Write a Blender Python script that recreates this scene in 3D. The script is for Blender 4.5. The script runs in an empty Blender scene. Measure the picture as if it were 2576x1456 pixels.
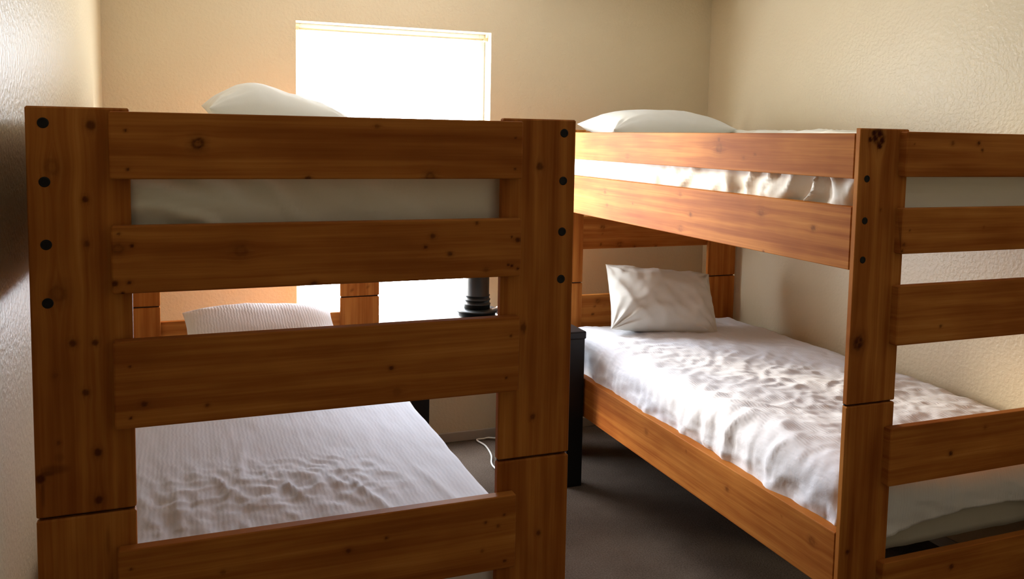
import bpy, bmesh, math, random
from mathutils import Vector, Matrix, noise
random.seed(7)
S = bpy.context.scene
COL = S.collection

# ------------------------------------------------------------------ helpers
def link(o, parent=None):
    COL.objects.link(o)
    if parent is not None: o.parent = parent
    return o
def tag(o, label=None, cat=None, group=None, kind=None):
    if label: o['label'] = label
    if cat: o['category'] = cat
    if group: o['group'] = group
    if kind: o['kind'] = kind
    return o
def empty(name, loc=(0, 0, 0), rz=0.0):
    o = bpy.data.objects.new(name, None); COL.objects.link(o)
    o.empty_display_size = .05
    o.location = loc; o.rotation_euler = (0, 0, rz); return o
def mesh_obj(name, verts, faces, mat, parent=None, smooth=False):
    me = bpy.data.meshes.new(name)
    me.from_pydata([tuple(v) for v in verts], [], faces); me.update()
    if mat: me.materials.append(mat)
    if smooth:
        me.polygons.foreach_set('use_smooth', [True] * len(me.polygons))
    return link(bpy.data.objects.new(name, me), parent)
def bm_obj(name, bm, mat, parent=None, smooth=False):
    me = bpy.data.meshes.new(name); bm.to_mesh(me); bm.free()
    if mat: me.materials.append(mat)
    if smooth: me.polygons.foreach_set('use_smooth', [True] * len(me.polygons))
    return link(bpy.data.objects.new(name, me), parent)
def bbox(bm, x0, x1, y0, y1, z0, z1, bev=0.0, seg=2):
    r = bmesh.ops.create_cube(bm, size=1.0)
    vs = r['verts']
    for v in vs:
        v.co = Vector(((x0 + x1) / 2 + v.co.x * (x1 - x0), (y0 + y1) / 2 + v.co.y * (y1 - y0), (z0 + z1) / 2 + v.co.z * (z1 - z0)))
    if bev:
        es = list({e for v in vs for e in v.link_edges})
        bmesh.ops.bevel(bm, geom=es, offset=bev, segments=seg, profile=.5, affect='EDGES')
def lathe(bm, cx, cy, prof, n=48):
    rings = []
    for r, z in prof:
        rings.append([bm.verts.new((cx + r * math.cos(2 * math.pi * i / n), cy + r * math.sin(2 * math.pi * i / n), z)) for i in range(n)])
    for a, b in zip(rings, rings[1:]):
        for i in range(n):
            bm.faces.new((a[i], a[(i + 1) % n], b[(i + 1) % n], b[i]))
    bm.faces.new(list(reversed(rings[0]))); bm.faces.new(rings[-1])
def tube(bm, pts, r, n=8):
    rings = []
    for k, p in enumerate(pts):
        p = Vector(p); a = Vector(pts[max(0, k - 1)]); b = Vector(pts[min(len(pts) - 1, k + 1)])
        t = (b - a).normalized(); u = t.orthogonal().normalized() if k == 0 else (rings_u - t * rings_u.dot(t)).normalized()
        rings_u = u; w = t.cross(u)
        rings.append([bm.verts.new(p + r * (math.cos(2 * math.pi * i / n) * u + math.sin(2 * math.pi * i / n) * w)) for i in range(n)])
    for a, b in zip(rings, rings[1:]):
        for i in range(n): bm.faces.new((a[i], a[(i + 1) % n], b[(i + 1) % n], b[i]))
    bm.faces.new(list(reversed(rings[0]))); bm.faces.new(rings[-1])
def catmull(P, n=10):
    P = [Vector(p) for p in P]; out = []
    for i in range(len(P) - 1):
        p0 = P[max(0, i - 1)]; p1 = P[i]; p2 = P[i + 1]; p3 = P[min(len(P) - 1, i + 2)]
        for k in range(n):
            t = k / n
            out.append(.5 * ((2 * p1) + (p2 - p0) * t + (2 * p0 - 5 * p1 + 4 * p2 - p3) * t * t + (3 * p1 - p0 - 3 * p2 + p3) * t ** 3))
    out.append(P[-1]); return out
def sstep(a, b, x):
    t = max(0.0, min(1.0, (x - a) / (b - a))); return t * t * (3 - 2 * t)

# ------------------------------------------------------------------ materials
def newmat(name):
    m = bpy.data.materials.new(name); m.use_nodes = True
    nt = m.node_tree; b = nt.nodes['Principled BSDF']
    return m, nt, b
def N(nt, t, **kw):
    n = nt.nodes.new(t)
    for k, v in kw.items():
        if k in n.inputs: n.inputs[k].default_value = v
        else: setattr(n, k, v)
    return n
def ramp(nt, stops):
    r = nt.nodes.new('ShaderNodeValToRGB'); e = r.color_ramp.elements
    while len(e) < len(stops): e.new(.5)
    for i, (p, c) in enumerate(stops):
        e[i].position = p; e[i].color = (*c, 1)
    return r
def mat_wood():
    m, nt, b = newmat('stained_pine'); L = nt.links.new
    at = N(nt, 'ShaderNodeAttribute', attribute_name='grain')
    kn = N(nt, 'ShaderNodeAttribute', attribute_name='knot')
    def stretched(sx, sy, scale, detail, rough=.55):
        mp = N(nt, 'ShaderNodeMapping'); mp.inputs['Scale'].default_value = (sx, sy, 1)
        L(at.outputs['Vector'], mp.inputs['Vector'])
        n = N(nt, 'ShaderNodeTexNoise', Scale=scale, Detail=detail, Roughness=rough)
        L(mp.outputs['Vector'], n.inputs['Vector']); return n
    n1 = stretched(.9, 22, 1.6, 3)      # broad growth bands
    n2 = stretched(2.5, 150, 1.3, 4)    # fine streaks
    n3 = stretched(1.6, 3.0, 2.0, 3)    # blotchy stain
    a = N(nt, 'ShaderNodeMath', operation='MULTIPLY_ADD'); L(n2.outputs['Fac'], a.inputs[0]); a.inputs[1].default_value = .26
    L(n1.outputs['Fac'], a.inputs[2])
    a2 = N(nt, 'ShaderNodeMath', operation='MULTIPLY_ADD'); L(n3.outputs['Fac'], a2.inputs[0]); a2.inputs[1].default_value = .55
    L(a.outputs[0], a2.inputs[2])
    r = ramp(nt, [(.62, (.29, .080, .014)), (.82, (.40, .130, .025)), (.98, (.53, .200, .042)), (1.0, (.66, .30, .078))])
    mr = N(nt, 'ShaderNodeMapRange'); L(a2.outputs[0], mr.inputs['Value'])
    mr.inputs['From Min'].default_value = .55; mr.inputs['From Max'].default_value = 1.25
    r.color_ramp.elements[0].position = .1; r.color_ramp.elements[1].position = .42; r.color_ramp.elements[2].position = .7; r.color_ramp.elements[3].position = 1.
    L(mr.outputs[0], r.inputs[0])
    mx = N(nt, 'ShaderNodeMix', data_type='RGBA'); L(kn.outputs['Fac'], mx.inputs['Factor'])
    L(r.outputs[0], mx.inputs['A']); mx.inputs['B'].default_value = (.055, .010, .003, 1)
    L(mx.outputs['Result'], b.inputs['Base Color'])
    b.inputs['Roughness'].default_value = .5
    b.inputs['Specular IOR Level'].default_value = .04
    bp = N(nt, 'ShaderNodeBump', Strength=.12, Distance=.002); L(n2.outputs['Fac'], bp.inputs['Height']); L(bp.outputs[0], b.inputs['Normal'])
    return m
def mat_plain(name, col, rough=.5, spec=.5, bump=None, metal=0, var=None):
    m, nt, b = newmat(name); L = nt.links.new
    tc = N(nt, 'ShaderNodeTexCoord')
    b.inputs['Roughness'].default_value = rough; b.inputs['Metallic'].default_value = metal
    b.inputs['Specular IOR Level'].default_value = spec
    sc, amt = var or (6, .03)
    n = N(nt, 'ShaderNodeTexNoise', Scale=sc, Detail=4); L(tc.outputs['Object'], n.inputs['Vector'])
    r = ramp(nt, [(.3, tuple(c * (1 - amt) for c in col)), (.7, tuple(min(1, c * (1 + amt)) for c in col))])
    L(n.outputs['Fac'], r.inputs[0]); L(r.outputs[0], b.inputs['Base Color'])
    if bump:
        s, st, dist = bump
        n2 = N(nt, 'ShaderNodeTexNoise', Scale=s, Detail=5, Roughness=.6); L(tc.outputs['Object'], n2.inputs['Vector'])
        bp = N(nt, 'ShaderNodeBump', Strength=st, Distance=dist); L(n2.outputs['Fac'], bp.inputs['Height']); L(bp.outputs[0], b.inputs['Normal'])
    return m
def mat_wall():
    # orange-peel texture paint
    m, nt, b = newmat('beige_wall_paint'); L = nt.links.new
    tc = N(nt, 'ShaderNodeTexCoord')
    n = N(nt, 'ShaderNodeTexNoise', Scale=3, Detail=3); L(tc.outputs['Object'], n.inputs['Vector'])
    r = ramp(nt, [(.3, (.685, .58, .385)), (.7, (.71, .605, .405))]); L(n.outputs['Fac'], r.inputs[0]); L(r.outputs[0], b.inputs['Base Color'])
    v = N(nt, 'ShaderNodeTexNoise', Scale=70, Detail=3, Roughness=.5); L(tc.outputs['Object'], v.inputs['Vector'])
    rr = ramp(nt, [(.42, (0, 0, 0)), (.62, (1, 1, 1))]); L(v.outputs['Fac'], rr.inputs[0])
    bp = N(nt, 'ShaderNodeBump', Strength=.24, Distance=.0025); L(rr.outputs[0], bp.inputs['Height']); L(bp.outputs[0], b.inputs['Normal'])
    b.inputs['Roughness'].default_value = .38; b.inputs['Specular IOR Level'].default_value = .45
    return m
def mat_cloth(name, col, ridge=0.0, period=.012, axis='X', rough=.9, fine=.25):
    """woven cotton; ridge > 0 adds seersucker puckers running along the other axis"""
    m, nt, b = newmat(name); L = nt.links.new
    tc = N(nt, 'ShaderNodeTexCoord')
    b.inputs['Base Color'].default_value = (*col, 1); b.inputs['Roughness'].default_value = rough
    b.inputs['Specular IOR Level'].default_value = .15
    b.inputs['Sheen Weight'].default_value = .15
    n = N(nt, 'ShaderNodeTexNoise', Scale=220, Detail=3); L(tc.outputs['Object'], n.inputs['Vector'])
    bp = N(nt, 'ShaderNodeBump', Strength=fine, Distance=.0008); L(n.outputs['Fac'], bp.inputs['Height'])
    last = bp
    if ridge:
        w = N(nt, 'ShaderNodeTexWave', wave_type='BANDS', bands_direction=axis, Scale=math.pi * 2 / (20 * period) , Distortion=3.5, Detail=3)
        w.inputs['Detail Scale'].default_value = 1.2
        L(tc.outputs['Object'], w.inputs['Vector'])
        n2 = N(nt, 'ShaderNodeTexNoise', Scale=45, Detail=3); L(tc.outputs['Object'], n2.inputs['Vector'])
        mu = N(nt, 'ShaderNodeMath', operation='MULTIPLY'); L(w.outputs['Fac'], mu.inputs[0]); L(n2.outputs['Fac'], mu.inputs[1])
        b2 = N(nt, 'ShaderNodeBump', Strength=ridge, Distance=.004); L(mu.outputs[0], b2.inputs['Height']); L(bp.outputs[0], b2.inputs['Normal'])
        last = b2
    L(last.outputs[0], b.inputs['Normal'])
    return m
def mat_carpet():
    m, nt, b = newmat('brown_carpet'); L = nt.links.new
    tc = N(nt, 'ShaderNodeTexCoord')
    n = N(nt, 'ShaderNodeTexNoise', Scale=160, Detail=4, Roughness=.7); L(tc.outputs['Object'], n.inputs['Vector'])
    n2 = N(nt, 'ShaderNodeTexNoise', Scale=5, Detail=3); L(tc.outputs['Object'], n2.inputs['Vector'])
    a = N(nt, 'ShaderNodeMath', operation='MULTIPLY_ADD'); L(n2.outputs['Fac'], a.inputs[0]); a.inputs[1].default_value = .4; L(n.outputs['Fac'], a.inputs[2])
    r = ramp(nt, [(.45, (.065, .046, .033)), (.95, (.185, .140, .105))]); L(a.outputs[0], r.inputs[0]); L(r.outputs[0], b.inputs['Base Color'])
    bp = N(nt, 'ShaderNodeBump', Strength=.8, Distance=.006); L(n.outputs['Fac'], bp.inputs['Height']); L(bp.outputs[0], b.inputs['Normal'])
    b.inputs['Roughness'].default_value = 1; b.inputs['Specular IOR Level'].default_value = .05
    return m
def mat_glass():
    m = bpy.data.materials.new('window_glass'); m.use_nodes = True; nt = m.node_tree; nt.nodes.clear()
    o = N(nt, 'ShaderNodeOutputMaterial'); t = N(nt, 'ShaderNodeBsdfTransparent'); g = N(nt, 'ShaderNodeBsdfGlossy'); g.inputs['Roughness'].default_value = .02
    mx = N(nt, 'ShaderNodeMixShader'); mx.inputs[0].default_value = .06
    nt.links.new(t.outputs[0], mx.inputs[1]); nt.links.new(g.outputs[0], mx.inputs[2]); nt.links.new(mx.outputs[0], o.inputs['Surface'])
    return m
WOOD = mat_wood()
WALL = mat_wall()
CEIL = mat_plain('ceiling_paint', (.86, .83, .77), .9, .2, bump=(60, .3, .002))
TRIM = mat_plain('trim_paint', (.42, .38, .31), .5, .4)
VINYL = mat_plain('white_vinyl', (.85, .84, .80), .4, .5)
CARPET = mat_carpet()
SHEET = mat_cloth('white_cotton_sheet', (.88, .85, .75))
PILLOW = mat_cloth('pillowcase_cotton', (.66, .64, .57))
SEER_L = mat_cloth('seersucker_coverlet', (.76, .82, .93), ridge=.15, period=.012, axis='X')
SEER_R = mat_cloth('seersucker_quilt', (.78, .79, .83), ridge=.24, period=.010, axis='X')
SEER_P = mat_cloth('seersucker_pillowcase', (.80, .78, .77), ridge=.4, period=.011, axis='X')
MATT = mat_cloth('mattress_ticking', (.50, .48, .42))
BLACK = mat_plain('black_painted_wood', (.008, .008, .009), .45, .3)
BLACKM = mat_plain('black_enamel', (.008, .009, .008), .45, .3)
SHADE = mat_plain('shade_black', (.010, .009, .010), .6, .3)  # near-black for shade painted into fixing holes and post seams
CORD = mat_plain('white_plastic_cord', (.75, .73, .68), .4, .4)
BRASS = mat_plain('beige_metal_rod', (.55, .47, .32), .4, .5)
GLASS = mat_glass()

# ------------------------------------------------------------------ wooden boards
SEED = [0]
def board(name, parent, x0, x1, y0, y1, z0, z1, axis, face, knots=(), res=.012, mat=None, rnd=3, r=.003, streaks=()):
    """one plank: grain along `axis`, `face` is the side finely gridded ('-y','-x','+y','+x','+z').
    knots: (world coordinate across the horizontal direction, z, radius, strength)"""
    SEED[0] += 1; seed = SEED[0] * 7.31
    lo = [x0, y0, z0]; hi = [x1, y1, z1]
    A = 'xyz'.index(axis); F = 'xyz'.index(face[1]); sgn = -1 if face[0] == '-' else 1
    W = [i for i in range(3) if i not in (A, F)][0]
    aL = hi[A] - lo[A]; wL = hi[W] - lo[W]; tL = hi[F] - lo[F]
    # knots in (a, w)
    K = []
    for k in knots:
        # k = (h, z, rad, strength) -> horizontal coord / z
        h, z, rad = k[0], k[1], k[2]; st = k[3] if len(k) > 3 else .9
        co = {2: z}; other = [i for i in (0, 1) if i != F]
        if F == 2: continue
        co[other[0]] = h
        K.append((co[A] - lo[A], co[W] - lo[W], rad, st))
    for _ in range(rnd):
        K.append((random.uniform(.08, .92) * aL, random.uniform(.1, .9) * wL, random.uniform(.003, .007), random.uniform(.3, .7)))
    nw = max(2, int(wL / res)); na = max(2, int(aL / res))
    # section polygon in (w, f) with f measured outward from back
    sec = []
    c = .0007 if r == 0 else r
    arc = [math.radians(d) for d in (0, 30, 60, 90)]
    # front side w from c..wL-c at f = tL
    for i in range(nw + 1): sec.append((c + (wL - 2 * c) * i / nw, tL))
    for a in arc[1:]: sec.append((wL - c + c * math.sin(a), tL - c + c * math.cos(a)))
    sec.append((wL, c)); sec.append((wL - c, 0)); sec.append((c, 0)); sec.append((0, c))
    for a in reversed(arc[1:]): sec.append((c - c * math.sin(a), tL - c + c * math.cos(a)))
    n = len(sec); verts = []; grain = []; knot = []
    def co(a, w, f):
        v = [0, 0, 0]; v[A] = lo[A] + a; v[W] = lo[W] + w
        v[F] = (hi[F] - f) if sgn < 0 else (lo[F] + f)
        return v
    aa = [0.0] + [c + (aL - 2 * c) * i / na for i in range(na + 1)] + [aL]
    for j, a in enumerate(aa):
        cap = j in (0, len(aa) - 1)
        for (w, f) in sec:
            ww, ff = w, f
            if cap:
                ww = min(max(w, c), wL - c); ff = min(max(f, c * .6), tL - c)
                ff = f if f < tL - c else tL - c
            verts.append(co(a, ww, ff))
            g = w; km = 0.0
            for (ka, kw, kr, ks) in K:
                da = a - ka; dw = w - kw
                if abs(da) > 7 * kr or abs(dw) > 6 * kr: continue
                g += -math.copysign(1, dw) * kr * .8 * math.exp(-(da / (2.2 * kr)) ** 2) * math.exp(-abs(dw) / (1.6 * kr)) if abs(dw) > 1e-6 else 0
                if f > tL - 2 * c:
                    q = math.hypot(da / 1.12, dw); wob = 1 + .22 * noise.noise(Vector((da * 90 / max(kr * 60, .3), dw * 90 / max(kr * 60, .3), ka * 9 + kw * 31)))
                    q /= kr * wob
                    core = 1 - sstep(.55, 1.15, q)
                    if kr > .010:   # big knots: dark ring, lighter heart
                        core = core * (.55 + .45 * sstep(.25, .65, q)) + .25 * (1 - sstep(1.0, 2.2, q)) * (1 - core)
                        core *= .85 + .3 * noise.noise(Vector((da * 260, dw * 260, 3.1)))
                    else:
                        core += .18 * (1 - sstep(1.0, 2.4, q)) * (1 - core)
                    km = max(km, core * ks)
            for (sa, sw, la, lw, ks) in streaks:
                q = math.hypot((a + lo[A] - sa) / la, (w + lo[W] - sw) / lw)
                km = max(km, ks * (1 - sstep(.3, 1.0, q)))
            grain += [a * 1.0 + seed, g, f * .3 + seed * .37]; knot.append(min(1, km))
    faces = []
    for j in range(len(aa) - 1):
        for i in range(n):
            i2 = (i + 1) % n
            faces.append((j * n + i, j * n + i2, (j + 1) * n + i2, (j + 1) * n + i))
    faces.append(tuple(range(n - 1, -1, -1))); faces.append(tuple((len(aa) - 1) * n + i for i in range(n)))
    o = mesh_obj(name, verts, faces, mat or WOOD, parent)
    me = o.data
    at = me.attributes.new('grain', 'FLOAT_VECTOR', 'POINT'); at.data.foreach_set('vector', grain)
    at = me.attributes.new('knot', 'FLOAT', 'POINT'); at.data.foreach_set('value', knot)
    bm = bmesh.new(); bm.from_mesh(me); bmesh.ops.recalc_face_normals(bm, faces=bm.faces); bm.to_mesh(me); bm.free()
    return o

# ------------------------------------------------------------------ measures (metres)
W = 1.07; P = .168; H = 1.6122; SM = .8579; E = .1355; T = .0267; BL = 1.996; HB = .0285; PT = .019
BZ = [(1.4838, 1.6057), (1.2744, 1.3989), (1.0215, 1.1865), (.6239, .7893), (.236, .403)]
QZ = [1.5827, 1.4779, 1.3652, 1.2591]
def hole_shade(parent, x, y, z, r=.0080, facing=-1):  # flat black disc, its colour imitates the shade inside a recessed fixing hole
    bm = bmesh.new()
    lath = [(r * 1.18, 0), (r * 1.18, .0006), (r * 1.0, .0012), (r * .86, .0012), (r * .80, .0004), (r * .001, .0004)]
    n = 24; rings = []
    for rr, d in lath:
        rings.append([bm.verts.new((x + rr * math.cos(2 * math.pi * i / n), y + facing * d, z + rr * math.sin(2 * math.pi * i / n))) for i in range(n)])
    for a, b in zip(rings, rings[1:]):
        for i in range(n): bm.faces.new((a[i], a[(i + 1) % n], b[(i + 1) % n], b[i]))
    bmesh.ops.recalc_face_normals(bm, faces=bm.faces)
    o = bm_obj('hole_shade', bm, SHADE, parent); o['label'] = 'round black disc standing for the shade in a fixing hole'
    return o
def bunk(loc, rz, label, K, near_res):
    root = empty('bunk_bed', loc, rz); tag(root, label, 'bunk bed', 'bunk beds')
    fr = near_res
    for side, (xa, xb) in (('L', (0, P)), ('R', (W - .172, W))):
        kk = K.get('post' + side, [])
        st = K.get('streak' + side, [])
        up = board('upper_post', root, xa, xb, 0, PT, SM + .0025, H, 'z', '-y', [k for k in kk if k[1] > SM], fr, rnd=1, streaks=[s for s in st if s[0] > SM])
        lp = board('lower_post', root, xa, xb, 0, PT, 0, SM - .0025, 'z', '-y', [k for k in kk if k[1] < SM], fr, rnd=1, streaks=[s for s in st if s[0] < SM])
        board('seam_shade', root, xa + .004, xb - .004, .012, PT - .001, SM - .0025, SM + .0025, 'x', '-y', [], .05, rnd=0, r=.0003, mat=SHADE)  # added near-black strip, painted as the shadow in the post seam
        hx = HB if side == 'L' else W - HB
        for q in QZ:
            if K.get('skipq1') and q == QZ[0] and side == 'L': continue
            hole_shade(up, hx, 0, q)
    for (a, b) in BZ:
        e0, e1 = E, W - E
        board('end_board', root, e0, e1, -T, 0, a, b, 'x', '-y', [k for k in K.get('boards', []) if a - .004 <= k[1] <= b + .004], fr, rnd=1)
    # far frame
    for (xa, xb) in ((0, P), (W - .172, W)):
        board('upper_post', root, xa, xb, BL, BL + PT, SM + .0025, H, 'z', '-y', K.get('farpost', []), .012, rnd=2)
        board('lower_post', root, xa, xb, BL, BL + PT, 0, SM - .0025, 'z', '-y', [], .012, rnd=2)
        board('seam_shade', root, xa + .004, xb - .004, BL + .010, BL + PT - .001, SM - .0025, SM + .0025, 'x', '-y', [], .05, rnd=0, r=.0003, mat=SHADE)  # same added strip of painted shadow in the far posts' seams
    for (a, b) in BZ:
        board('end_board', root, E, W - E, BL + PT, BL + PT + T, a, b, 'x', '-y', [k for k in K.get('farboards', []) if a <= k[1] <= b], .008, rnd=2)
    # rails
    for side in (0, 1):
        xa = 0 if side == 0 else W - .038
        face = '-x' if side == 0 else '+x'
        rr = K.get('railres', .02) if side == 0 else .04
        ks = K.get('rails', []) if side == 0 else []
        for nm, a, b in (('guard_rail', 1.4765, 1.5984), ('side_rail', 1.2297, 1.4005), ('side_rail', .3165, .4924)):
            board(nm, root, xa, xa + .038, PT, BL, a, b, 'y', face, [k for k in ks if a - .004 <= k[1] <= b], rr, rnd=2 if ks else 4)
        for a, b in ((1.2297, 1.262), (.3165, .376)):
            cx = .038 if side == 0 else W - .038 - .03
            board('slat_ledge', root, cx, cx + .03, PT + .002, BL - .002, a, b, 'y', '+x', [], .08, rnd=0)
    for zt in (1.262, .376):
        for i in range(10):
            y = .165 + i * .184
            board('slat', root, .040, W - .040, y - .04, y + .04, zt, zt + .019, 'x', '+z', [], .08, rnd=0)
    return root
KL = dict(
 postL=[(.105,1.58,.009,.75),(.041,1.505,.015,.4),(.093,1.446,.006,.8),(.094,1.365,.006,.6),(.045,1.276,.016,.5),(.067,1.183,.007,.75),(.104,1.182,.006,.8),(.086,1.089,.007,.75),(.04,1.0,.004,.5),(.104,.974,.008,.8),(.009,.936,.009,.85),(.104,.883,.008,.8)],
 streakL=[(.950,.032,.013,.034,.45),(.944,.02,.008,.02,.6),(.905,.012,.04,.005,.45),(.972,.04,.012,.012,.25),(.55,.032,.29,.007,.30),(.80,.118,.04,.006,.3),(.70,.122,.055,.008,.3)],
 postR=[(.985,1.509,.009,.7),(.953,1.154,.008,.6),(.98,.951,.007,.7),(1.0,.679,.006,.7)],
 streakR=[(1.154,.955,.02,.005,.6)],
 boards=[(.285,1.55,.0125,1.),(.163,1.572,.0028),(.166,1.502,.003),(.917,1.571,.0024),(.917,1.505,.0028),(.731,1.488,.011,.8),(.485,1.484,.007,.8),
  (.147,1.358,.011,.6),(.17,1.363,.004),(.149,1.385,.003,.8),(.141,1.294,.006,.85),(.165,1.295,.004),(.153,1.276,.003),(.359,1.347,.013,.45),(.496,1.277,.007,.7),(.737,1.366,.006,.7),(.722,1.344,.0042,.8),(.775,1.328,.0056,.7),(.833,1.391,.004,.7),(.912,1.36,.0025),(.926,1.353,.006,.8),(.913,1.298,.004),(.905,1.300,.003),(.927,1.291,.0035),
  (.163,1.139,.0026),(.186,1.066,.006,.7),(.163,1.042,.003),(.652,1.096,.005,.8),(.665,1.045,.010,.25),(.914,1.145,.0033,.8),(.905,1.054,.003,.8),
  (.565,.721,.0055,.7),(.644,.736,.004,.7),(.863,.736,.004,.7),(.892,.724,.004,.6),(.906,.747,.0033,.7),(.856,.673,.004,.5),(.909,.642,.004,.7),(.158,.752,.003,.7)],
 farpost=[(.95,.89,.007,.5),(1.02,.90,.005,.5)], railres=.03)
KR = dict(skipq1=True,
 postL=[(.061,1.590,.024,1.),(.045,1.600,.0095,1.),(.050,1.586,.0095,1.),(.066,1.566,.0095,1.),(.074,1.580,.0098,1.),(.064,1.598,.0098,1.),(.029,1.032,.019,.95),(.022,1.036,.0085,.9),(.036,1.040,.0075,.9),(.033,1.024,.0085,.9),(.029,.442,.007,.9),(.033,1.583,.008,1.)],
 boards=[(.395,1.578,.006,.9),(.41,1.559,.005,.85),(.16,1.572,.003,.6),(.161,1.338,.003,.8),(.135+.008,1.30,.005,.7),(.139,1.283,.004,.8),(.294,1.067,.0055,.7),(.361,.693,.008,.9),(.392,.351,.009,.8)],
 rails=[(.638,1.547,.019,.55),(.64,1.575,.007,.5),(1.269,1.502,.011,.35),(1.455,1.346,.009,.45),(1.433,1.291,.006,.55),(.868,1.377,.010,.3),(.796,1.31,.008,.6),(.858,1.253,.012,.4),(.403,1.351,.013,.5),(.165,1.328,.009,.55),(.384,1.2315,.004,.8),(1.053,.433,.011,.5),(.521,.417,.010,.55),(.109,.427,.013,.6),(.77,.457,.004,.5)],
 farboards=[(.282,1.13,.012,.7),(.381,1.043,.013,.7),(.275,1.044,.005,.8),(.466,1.026,.007,.6),(.589,1.023,.009,.6),(.266,.756,.012,.6),(.239,.691,.006,.8)], railres=.006)
XR, YR = 1.9359, .069
bunk((0, 0, 0), 0, 'orange-stained pine bunk bed at the left, its slatted end in front of the window', KL, .0028)
bunk((XR, YR, 0), -.0008, 'orange-stained pine bunk bed along the right wall, brightly lit side rails', KR, .0045)

# ------------------------------------------------------------------ cloth
def drape(name, parent, x0, x1, y0, y1, zt, r, drop, disp, res, mat, bottom=True, hem=None):
    """cloth-covered slab: flat top with rolled edges and sides that drop `drop` below the top"""
    ix0, ix1, iy0, iy1 = x0 + r, x1 - r, y0 + r, y1 - r
    dm = r * math.pi / 2 + max(0, drop - r)
    s0, s1, t0, t1 = ix0 - dm, ix1 + dm, iy0 - dm, iy1 + dm
    ns = int((s1 - s0) / res); nt_ = int((t1 - t0) / res)
    verts = []
    for j in range(nt_ + 1):
        t = t0 + (t1 - t0) * j / nt_
        for i in range(ns + 1):
            s = s0 + (s1 - s0) * i / ns
            cx = min(max(s, ix0), ix1); cy = min(max(t, iy0), iy1)
            dx, dy = s - cx, t - cy; d = math.hypot(dx, dy)
            # square corners of the sheet are eased onto the hem line
            if dx and dy:
                m = max(abs(dx), abs(dy)); f = m / d; ux, uy = dx / d, dy / d; d = m
            elif d > 0: ux, uy = dx / d, dy / d
            else: ux = uy = 0
            if d <= r * math.pi / 2:
                a = d / r if r else 0; ho = r * math.sin(a); ve = -r * (1 - math.cos(a)); nz = math.cos(a); nh = math.sin(a)
            else:
                ex = d - r * math.pi / 2
                if hem: ex *= hem(cx, cy, ux, uy)
                ho = r; ve = -r - ex; nz = 0; nh = 1
            n = Vector((ux * nh, uy * nh, nz if (nh or nz) else 1))
            if d == 0: n = Vector((0, 0, 1))
            p = Vector((cx + ux * ho, cy + uy * ho, zt + ve))
            verts.append(p + n * disp(p.x, p.y, p.z, d, s, t))
    faces = []
    for j in range(nt_):
        for i in range(ns):
            a = j * (ns + 1) + i
            faces.append((a, a + 1, a + ns + 2, a + ns + 1))
    if bottom:
        b = [i for i in range(ns + 1)] + [(j + 1) * (ns + 1) + ns for j in range(nt_)] + [nt_ * (ns + 1) + i for i in range(ns - 1, -1, -1)] + [j * (ns + 1) for j in range(nt_ - 1, 0, -1)]
        faces.append(tuple(reversed(b)))
    o = mesh_obj(name, verts, faces, mat, parent, smooth=True)
    if bottom: o.data.polygons[len(faces) - 1].use_smooth = False
    return o
def fbm(x, y, z=0, o=3): return noise.fractal(Vector((x, y, z)), 1.0, 2.0, o)
def ridged(x, y, z=0, sharp=2.2):
    v = 1 - abs(noise.noise(Vector((x, y, z)))) * 2
    return max(0, v) ** sharp

# upper left mattress (fitted sheet) ---------------------------------------
def d_up(seed, end=1.0, side=1.0):
    def f(x, y, z, d, s, t):
        v = .004 * fbm(x * 3, y * 3, seed)
        if d > .03:   # gathered folds on the sides
            k = sstep(.03, .12, d)
            v += k * side * .010 * ridged(s * 5 + t * 9 + seed, (z) * 5 + s * .7, seed, 1.5) - k * .005
            v += k * .003 * fbm(s * 22, t * 22, z * 12 + seed)
        return v
    return f
def d_upL(x, y, z, d, s, t):
    v = .003 * fbm(x * 3, y * 3, 3.3)
    if d > .03:
        k = sstep(.03, .12, d)
        q = (x - .17) * .55 + (z - 1.40)
        left = 1 - sstep(.25, .55, x)
        v += k * (.005 + .028 * left) * ridged(q * 13 + .4 * fbm(x * 5, z * 5, 2), x * 1.5, 4.2, 1.2) - k * .006
        v += k * .003 * fbm(x * 18, z * 24, t * 10)
        v -= k * .02 * sstep(.86, .96, x) + k * .02 * (1 - sstep(.13, .20, x))
    return v
o = drape('mattress', None, .058, W - .065, .026, BL - .02, 1.545, .035, .262, d_upL, .010, SHEET)
tag(o, 'upper mattress of the left bunk, pale sheet showing between the top two end boards', 'mattress', 'mattresses on the bunks')
def d_up2(x, y, z, d, s, t):
    v = .004 * fbm(x * 3, y * 3, 9)
    if d > .02:
        k = sstep(.02, .10, d)
        nearend = 1 - sstep(.2, 1.25, y - YR)      # bunched sheet towards the near end
        fold = ridged(t * 9.5 + z * 5.2 + .6 * fbm(t * 3, z * 6, 1), z * 4.0 + t * .7, 5.1, 1.5)
        v += k * (.008 + .026 * nearend) * fold - k * .006 * nearend
        v += k * .006 * fbm(t * 16, z * 26, 2.2 + s * 3)
    return v
o = drape('mattress', None, XR + .052, XR + W - .048, YR + .036, YR + BL - .02, 1.55, .04, .267, d_up2, .012, SHEET)
tag(o, 'upper mattress of the right bunk, crumpled white sheet between the bright side rails', 'mattress', 'mattresses on the bunks')
# rumpled blanket strip by the wall on the upper right bunk
def d_rum(x, y, z, d, s, t):
    return .012 * fbm(x * 6, y * 5, 4) + .01 * ridged(x * 5, y * 9, 2)
o = drape('folded_blanket', None, XR + .68, XR + 1.01, YR + .75, YR + BL - .1, 1.612, .035, .062, d_rum, .014, SHEET)
tag(o, 'white blanket lying along the wall on the upper right bunk beside the pillow', 'blanket')

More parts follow.
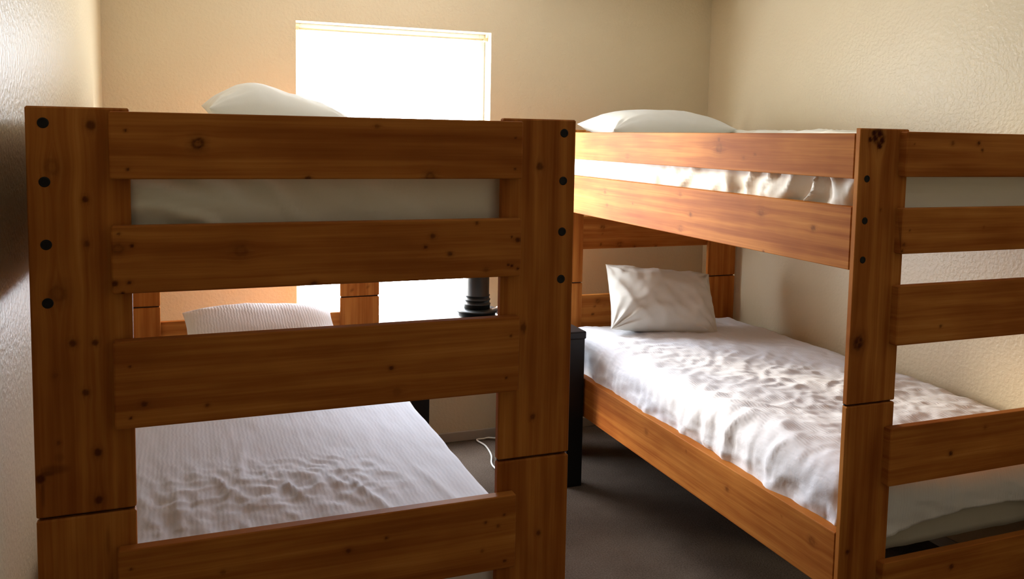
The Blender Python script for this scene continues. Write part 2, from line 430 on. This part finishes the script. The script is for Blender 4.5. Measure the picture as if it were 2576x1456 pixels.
# lower left -----------------------------------------------------------------
o = drape('mattress', None, .060, W - .075, .045, BL - .03, .60, .03, .200, lambda x, y, z, d, s, t: .002 * fbm(x * 3, y * 3, 7), .03, MATT)
tag(o, 'lower mattress of the left bunk, under the pale bluish ribbed coverlet', 'mattress', 'mattresses on the bunks')
def g2(x, y, cx, cy, sx, sy, rot=0):
    c, s_ = math.cos(rot), math.sin(rot); dx, dy = x - cx, y - cy
    u = (dx * c + dy * s_) / sx; v = (-dx * s_ + dy * c) / sy
    return math.exp(-u * u - v * v)
def d_cov(x, y, z, d, s, t):
    v = .006 * fbm(x * 2.2, y * 2.2, 1.7)
    v += .0026 * fbm(x * 30, y * 7, 4.2, 2) + .003 * g2(x, y, .2, .4, .3, .6) * ridged(x * 26, y * 4, 1.2, 1.5)
    bun = g2(x, y, .46, .52, .22, .20) + .7 * g2(x, y, .66, .50, .14, .16) + .45 * g2(x, y, .22, .5, .14, .25)
    v += .0085 * bun * ridged(x * 19 + y * 6 + .9 * fbm(x * 6, y * 4, 8), y * 3.2, 2.1, 1.6) + .004 * bun * ridged(x * 9, y * 17, 7.7, 1.5)
    v += .004 * bun * fbm(x * 40, y * 24, 6.1, 2)
    v += .010 * g2(x, y, .70, .40, .012, .13, .30) + .006 * g2(x, y, .885, .42, .010, .16, .15)
    v += .008 * g2(x, y, .40, .72, .012, .12, -.1) + .005 * g2(x, y, .36, .5, .010, .10, -.3)
    return v
o = drape('coverlet', None, .045, 1.008, .034, BL - .012, .640, .022, .10, d_cov, .0085, SEER_L, bottom=False)
tag(o, 'pale bluish-white ribbed coverlet spread flat over the lower left bunk', 'coverlet')
sm = o.modifiers.new('thickness', 'SOLIDIFY'); sm.thickness = .006; sm.offset = -1

# lower right ---------------------------------------------------------------
o = drape('mattress', None, XR + .060, XR + W - .055, YR + .042, YR + BL - .03, .578, .035, .176, lambda x, y, z, d, s, t: .003 * fbm(x * 3, y * 3, 5) + (.003 * fbm(x * 20, z * 12, 2) if d > .05 else 0), .02, MATT)
tag(o, 'lower mattress of the right bunk, its grey-beige end under the hanging quilt', 'mattress', 'mattresses on the bunks')
def d_quilt(x, y, z, d, s, t):
    X, Y = x - XR, y - YR
    v = .014 * fbm(x * 2.6, y * 2.1, 11) + .006 * fbm(x * 7, y * 6, 3)
    v += .0034 * fbm(x * 26, y * 20, 5, 2) + .0018 * ridged(x * 11 + y * 19, y * 8 - x * 5, 8.2, 2.)
    v += .006 * (g2(X, Y, .45, .9, .35, .5)) * ridged(x * 9 - y * 13 + .7 * fbm(x * 5, y * 5, 1), x * 5, 4.4, 1.8)
    v += .006 * (g2(X, Y, .28, 1.50, .22, .14)) * ridged(y * 22 + x * 4, x * 5, 6.4, 1.5)
    v += .005 * g2(X, Y, .7, .5, .5, .5) * ridged(x * 12 + y * 6, y * 9, 3.3, 2.)
    if d > .08:
        k = sstep(.08, .2, d)
        v += k * .016 * ridged(t * 4.5 + s * 3.0 + .5, z * 2 + s, 6.6, 1.4)
        v += k * .010 * fbm(t * 9, z * 14 + s * 6, 8)
    v += .012 * g2(X, Y, .78, 1.70, .28, .22)
    # deep gathers near the near-left corner
    v += .016 * g2(X, Y, .10, .50, .14, .28) * ridged(x * 16 + y * 7, y * 5, 9.4, 1.4)
    return v
def hem_q(cx, cy, ux, uy):
    if uy < -.5: return .72 + .32 * math.sin((cx - XR) * 6.5 + 1.0) * .5 + .1
    if ux < -.5: return .9 + .12 * math.sin((cy - YR) * 4.3 + 2.2) + .05 * math.sin((cy - YR) * 13)
    return .9
o = drape('quilt', None, XR + .042, XR + W - .03, YR + .024, YR + BL - .02, .655, .085, .20, d_quilt, .0095, SEER_R, bottom=False, hem=hem_q)
tag(o, 'rumpled off-white ribbed quilt covering the lower right bunk', 'quilt')
sm = o.modifiers.new('thickness', 'SOLIDIFY'); sm.thickness = .010; sm.offset = -1

# pillows ---------------------------------------------------------------------
def pillow(name, loc, rot, w, l, h, mat, seed, label, pinch=.75, wr=.006, sag=0.0, open_end=False, bulge=None):
    n = 72; m = 52
    def pt(u, v, top):
        a = abs(u); b = abs(v)
        th = (max(0, 1 - a ** 2.6)) ** .5 * (max(0, 1 - b ** 2.6)) ** .5
        ex = 1 - .06 * (1 - b ** 2) * pinch * a ** 2 * 0 ; 
        px = u * w / 2 * (1 - .07 * (1 - (b) ** 3) * a * pinch); py = v * l / 2 * (1 - .09 * (1 - a ** 3) * b * pinch)
        nz = 1 if top else -1
        z = nz * h / 2 * th
        if bulge: z += (bulge(u, v) if top else 0) * th
        k = (1 - .5 * th)
        wv = wr * fbm(px * 7, py * 7, seed + nz) + wr * .9 * (ridged(px * 9 + seed + py * 5, py * 7 + .4 * nz, seed, 1.6) - .4) * k
        # creases radiating from the corners
        ang = math.atan2(abs(v) - 1.0, abs(u) - 1.0); rad = math.hypot(abs(u) - 1, abs(v) - 1)
        wv += wr * .7 * math.sin(ang * 14 + seed) * math.exp(-(rad / .45) ** 2) * min(1, th * 3)
        z += nz * wv * min(1, th * 2.2)
        if not top: z = max(z, -h / 2 * .82)
        z += .004 * fbm(px * 12, py * 12, seed) * (1 - min(1, th * 2))
        return Vector((px, py, z + sag * (u * u)))
    verts = []; faces = []
    for top in (True, False):
        base = len(verts)
        for j in range(m + 1):
            for i in range(n + 1):
                u = math.sin((2 * i / n - 1) * math.pi / 2 * .98) / math.sin(math.pi / 2 * .98); v = math.sin((2 * j / m - 1) * math.pi / 2 * .98) / math.sin(math.pi / 2 * .98)
                verts.append(pt(max(-1, min(1, u)), max(-1, min(1, v)), top))
        for j in range(m):
            for i in range(n):
                a = base + j * (n + 1) + i; f = (a, a + 1, a + n + 2, a + n + 1)
                faces.append(f if top else tuple(reversed(f)))
    o = mesh_obj(name, verts, faces, mat, None, smooth=True)
    bm = bmesh.new(); bm.from_mesh(o.data); bmesh.ops.remove_doubles(bm, verts=bm.verts, dist=.0004); bm.to_mesh(o.data); bm.free()
    o.location = loc; o.rotation_euler = rot
    tag(o, label, 'pillow', 'pillows on the bunks'); return o
R = math.radians
pillow('pillow', (.62, 1.76, 1.632), (R(3), R(7), R(3)), .56, .40, .18, PILLOW, 2.0, 'pale pillow on the upper left bunk, backlit against the window', wr=.006, bulge=lambda u, v: .035 * math.exp(-((u + .45) / .45) ** 2))
pillow('pillow', (2.335, 1.80, 1.632), (R(4), R(-1), R(-3)), .62, .42, .155, PILLOW, 5.0, 'plump white pillow on the upper right bunk behind the bright guard rail', wr=.005)
pillow('pillow', (.555, 1.75, .757), (R(18), R(2), R(2)), .60, .44, .20, SEER_P, 8.0, 'ribbed grey-white pillow on the lower left bunk, seen between the end boards', wr=.004)
pillow('pillow', (2.40, 1.80, .800), (R(54), R(6), R(-10)), .54, .34, .23, PILLOW, 11.0, 'crumpled white pillow leaning on the headboard of the lower right bunk', wr=.020)

# ------------------------------------------------------------------ table, lamp, cord
TX0, TX1, TY0, TY1, TZ = 1.135, 1.930, 1.665, 2.25, .715
tb = empty('side_table', ((TX0 + TX1) / 2, (TY0 + TY1) / 2, 0)); tag(tb, 'black wooden table under the window between the two bunk beds', 'table')
def tpart(name, x0, x1, y0, y1, z0, z1, bev=.003):
    bm = bmesh.new(); bbox(bm, x0, x1, y0, y1, z0, z1, bev); 
    o = bm_obj(name, bm, BLACK, None); o.data.transform(Matrix.Translation(-tb.location)); o.parent = tb; return o
tpart('table_top', TX0 - .012, TX1 + .002, TY0 - .012, TY1 + .01, TZ - .035, TZ, .006)
for x0 in (TX0, TX1 - .078):
    for y0 in (TY0, TY1 - .078): tpart('leg', x0, x0 + .078, y0, y0 + .078, 0, TZ - .035)
tpart('apron', TX0 + .078, TX1 - .078, TY0 + .01, TY0 + .03, TZ - .12, TZ - .035)
tpart('apron', TX0 + .078, TX1 - .078, TY1 - .03, TY1 - .01, TZ - .12, TZ - .035)
tpart('apron', TX0 + .01, TX0 + .03, TY0 + .078, TY1 - .078, TZ - .12, TZ - .035)
tpart('apron', TX1 - .03, TX1 - .01, TY0 + .078, TY1 - .078, TZ - .12, TZ - .035)
LX, LY = 1.527, 1.985
lamp = empty('table_lamp', (LX, LY, TZ)); tag(lamp, 'black round column lamp with a stepped disc base on the table before the window', 'lamp')
bm = bmesh.new(); lathe(bm, 0, 0, [(.060, 0), (.092, .001), (.095, .006), (.095, .012), (.086, .016), (.086, .046), (.094, .050), (.095, .056), (.090, .061), (.062, .064)]); bm_obj('lamp_base', bm, BLACKM, lamp, True)
bm = bmesh.new(); lathe(bm, 0, 0, [(.060, .062), (.0600, .082), (.0625, .084), (.0625, .087), (.0575, .089), (.0575, .102), (.061, .104), (.061, .108), (.0565, .110), (.0560, .122), (.059, .124), (.059, .127), (.0550, .129), (.0550, .235), (.045, .245), (.012, .252), (.012, .30)]); bm_obj('lamp_column', bm, BLACKM, lamp, True)
bm = bmesh.new()
n = 48
for (r0, r1, z0, z1) in ((.085, .060, .285, .42),):
    a = [bm.verts.new((r0 * math.cos(2 * math.pi * i / n), r0 * math.sin(2 * math.pi * i / n), z0)) for i in range(n)]
    b = [bm.verts.new((r1 * math.cos(2 * math.pi * i / n), r1 * math.sin(2 * math.pi * i / n), z1)) for i in range(n)]
    for i in range(n): bm.faces.new((a[i], a[(i + 1) % n], b[(i + 1) % n], b[i]))
    bm.faces.new(b)
bm_obj('lamp_shade', bm, BLACKM, lamp, True)
bm = bmesh.new()
pts = catmull([(LX + .045, LY - .075, TZ + .069), (LX + .075, LY - .068, TZ + .071), (LX + .104, LY - .02, TZ + .045), (LX + .125, LY + .03, TZ + .012), (LX + .135, LY + .14, TZ + .006), (LX + .22, TY1 + .018, TZ - .02), (LX + .26, TY1 + .03, .40), (LX + .26, TY1 + .05, .06), (LX + .19, 2.358, .009), (LX + .135, 2.350, .008), (LX + .150, 2.257, .007), (LX + .135, 2.13, .007), (LX + .096, 1.999, .007), (LX + .12, 1.85, .007), (LX + .20, 1.70, .006)], 8)
tube(bm, pts, .0045)
o = bm_obj('power_cord', bm, CORD, None, True); tag(o, 'thin white cord from the lamp base down behind the table to the carpet', 'cord')

# ------------------------------------------------------------------ room
X0, X1, YB, YF, ZC = -.0585, 3.018, 2.387, -2.5, 2.44
WX0, WX1, WZ0, WZ1 = .758, 1.720, .42, 2.0915
def struct(name, verts, faces, mat, smooth=False):
    o = mesh_obj(name, verts, faces, mat); tag(o, kind='structure'); return o
def box_struct(name, boxes, mat, parent=None, bev=0):
    bm = bmesh.new()
    for b in boxes: bbox(bm, *b, bev)
    o = bm_obj(name, bm, mat, parent)
    if parent is None: tag(o, kind='structure')
    return o
box_struct('floor', [(X0 - .1, X1 + .1, YF - .1, YB + .16, -.06, 0)], CARPET)
box_struct('ceiling', [(X0 - .1, X1 + .1, YF - .1, YB + .16, ZC, ZC + .08)], CEIL)
box_struct('wall_left', [(X0 - .1, X0, YF, YB + .16, 0, ZC)], WALL)
box_struct('wall_right', [(X1, X1 + .1, YF, YB + .16, 0, ZC)], WALL)
box_struct('wall_front', [(X0 - .1, X1 + .1, YF - .1, YF, 0, ZC)], WALL)
D = .14
box_struct('wall_back', [(X0, WX0, YB, YB + D, 0, ZC), (WX1, X1, YB, YB + D, 0, ZC), (WX0, WX1, YB, YB + D, 0, WZ0), (WX0, WX1, YB, YB + D, WZ1, ZC)], WALL)
def baseboard(name, x0, x1, y0, y1):
    box_struct(name, [(x0, x1, y0, y1, 0, .052)], TRIM, None, .004)
baseboard('baseboard_back', X0, X1, YB - .012, YB)
baseboard('baseboard_left', X0, X0 + .012, YF, YB - .012)
baseboard('baseboard_right', X1 - .010, X1, YF, YB - .012)
win = empty('window_1', ((WX0 + WX1) / 2, YB + .11, WZ0)); tag(win, kind='structure')
fw_ = .03; yy0, yy1 = YB + .095, YB + .13
bm = bmesh.new()
for b in ((WX0, WX0 + fw_, yy0, yy1, WZ0, WZ1), (WX1 - fw_, WX1, yy0, yy1, WZ0, WZ1), (WX0 + fw_, WX1 - fw_, yy0, yy1, WZ0, WZ0 + fw_), (WX0 + fw_, WX1 - fw_, yy0, yy1, WZ1 - fw_, WZ1)):
    bbox(bm, *b, .003)
o = bm_obj('window_frame', bm, VINYL, None); o.data.transform(Matrix.Translation(-win.location)); o.parent = win
bm = bmesh.new(); bbox(bm, WX0 + fw_, WX1 - fw_, yy0 + .015, yy0 + .019, WZ0 + fw_, WZ1 - fw_)
o = bm_obj('window_pane', bm, GLASS, None); o.data.transform(Matrix.Translation(-win.location)); o.parent = win
rod = empty('tension_rod', (WX0 + .01, YB + .06, WZ1 - .030)); tag(rod, 'thin beige rod across the top of the window opening', 'rod')
bm = bmesh.new(); tube(bm, [(.0, 0, 0), (.40, 0, -.001), (WX1 - WX0 - .02, 0, 0)], .0055, 12); bm_obj('rod_tube', bm, BRASS, rod, True)
for x in (-.01 + .0, WX1 - WX0 - .032):
    bm = bmesh.new(); tube(bm, [(x, 0, 0), (x + .006, 0, 0), (x + .016, 0, 0), (x + .022, 0, 0)], .011, 16); bm_obj('end_knob', bm, BRASS, rod, True)

# ------------------------------------------------------------------ light
wd = bpy.data.worlds.new('overcast'); S.world = wd; wd.use_nodes = True
nt = wd.node_tree; bg = nt.nodes['Background']
bg.inputs['Color'].default_value = (.89, .955, 1.06, 1); bg.inputs['Strength'].default_value = 25.0
sn = bpy.data.lights.new('hazy_sun', 'SUN'); sn.energy = 6.0; sn.angle = R(12); sn.color = (1.0, .88, .68)
so = bpy.data.objects.new('hazy_sun', sn); COL.objects.link(so)
so.rotation_euler = Vector((.53, -.85, -.19)).to_track_quat('-Z', 'Y').to_euler()
pl = bpy.data.lights.new('window_portal', 'AREA'); pl.shape = 'RECTANGLE'; pl.size = WX1 - WX0; pl.size_y = WZ1 - WZ0
pl.cycles.is_portal = True
po = bpy.data.objects.new('window_portal', pl); COL.objects.link(po)
po.location = ((WX0 + WX1) / 2, YB + D + .01, (WZ0 + WZ1) / 2); po.rotation_euler = (R(-90), 0, 0)

# ------------------------------------------------------------------ camera
cam = bpy.data.cameras.new('camera'); co = bpy.data.objects.new('camera', cam); COL.objects.link(co)
f = 2145.87; cam.sensor_fit = 'HORIZONTAL'; cam.sensor_width = 36; cam.lens = 36 * f / 2576
cam.shift_y = -(728 - 522.76) / 2576; cam.clip_start = .02
yaw, pit, rol = R(21.221), R(-4.7653), R(1.0264)
fwd = Vector((math.sin(yaw) * math.cos(pit), math.cos(yaw) * math.cos(pit), math.sin(pit)))
rt = Vector((math.cos(yaw), -math.sin(yaw), 0)); up = rt.cross(fwd)
rt2 = rt * math.cos(rol) + up * math.sin(rol); up2 = -rt * math.sin(rol) + up * math.cos(rol)
M = Matrix((rt2, up2, -fwd)).transposed().to_4x4(); M.translation = Vector((.2562, -1.7135, 1.5729))
co.matrix_world = M; S.camera = co
S.view_settings.view_transform = 'Standard'; S.view_settings.look = 'None'; S.view_settings.gamma = 1; S.view_settings.use_curve_mapping = False
S.view_settings.exposure = 0.0
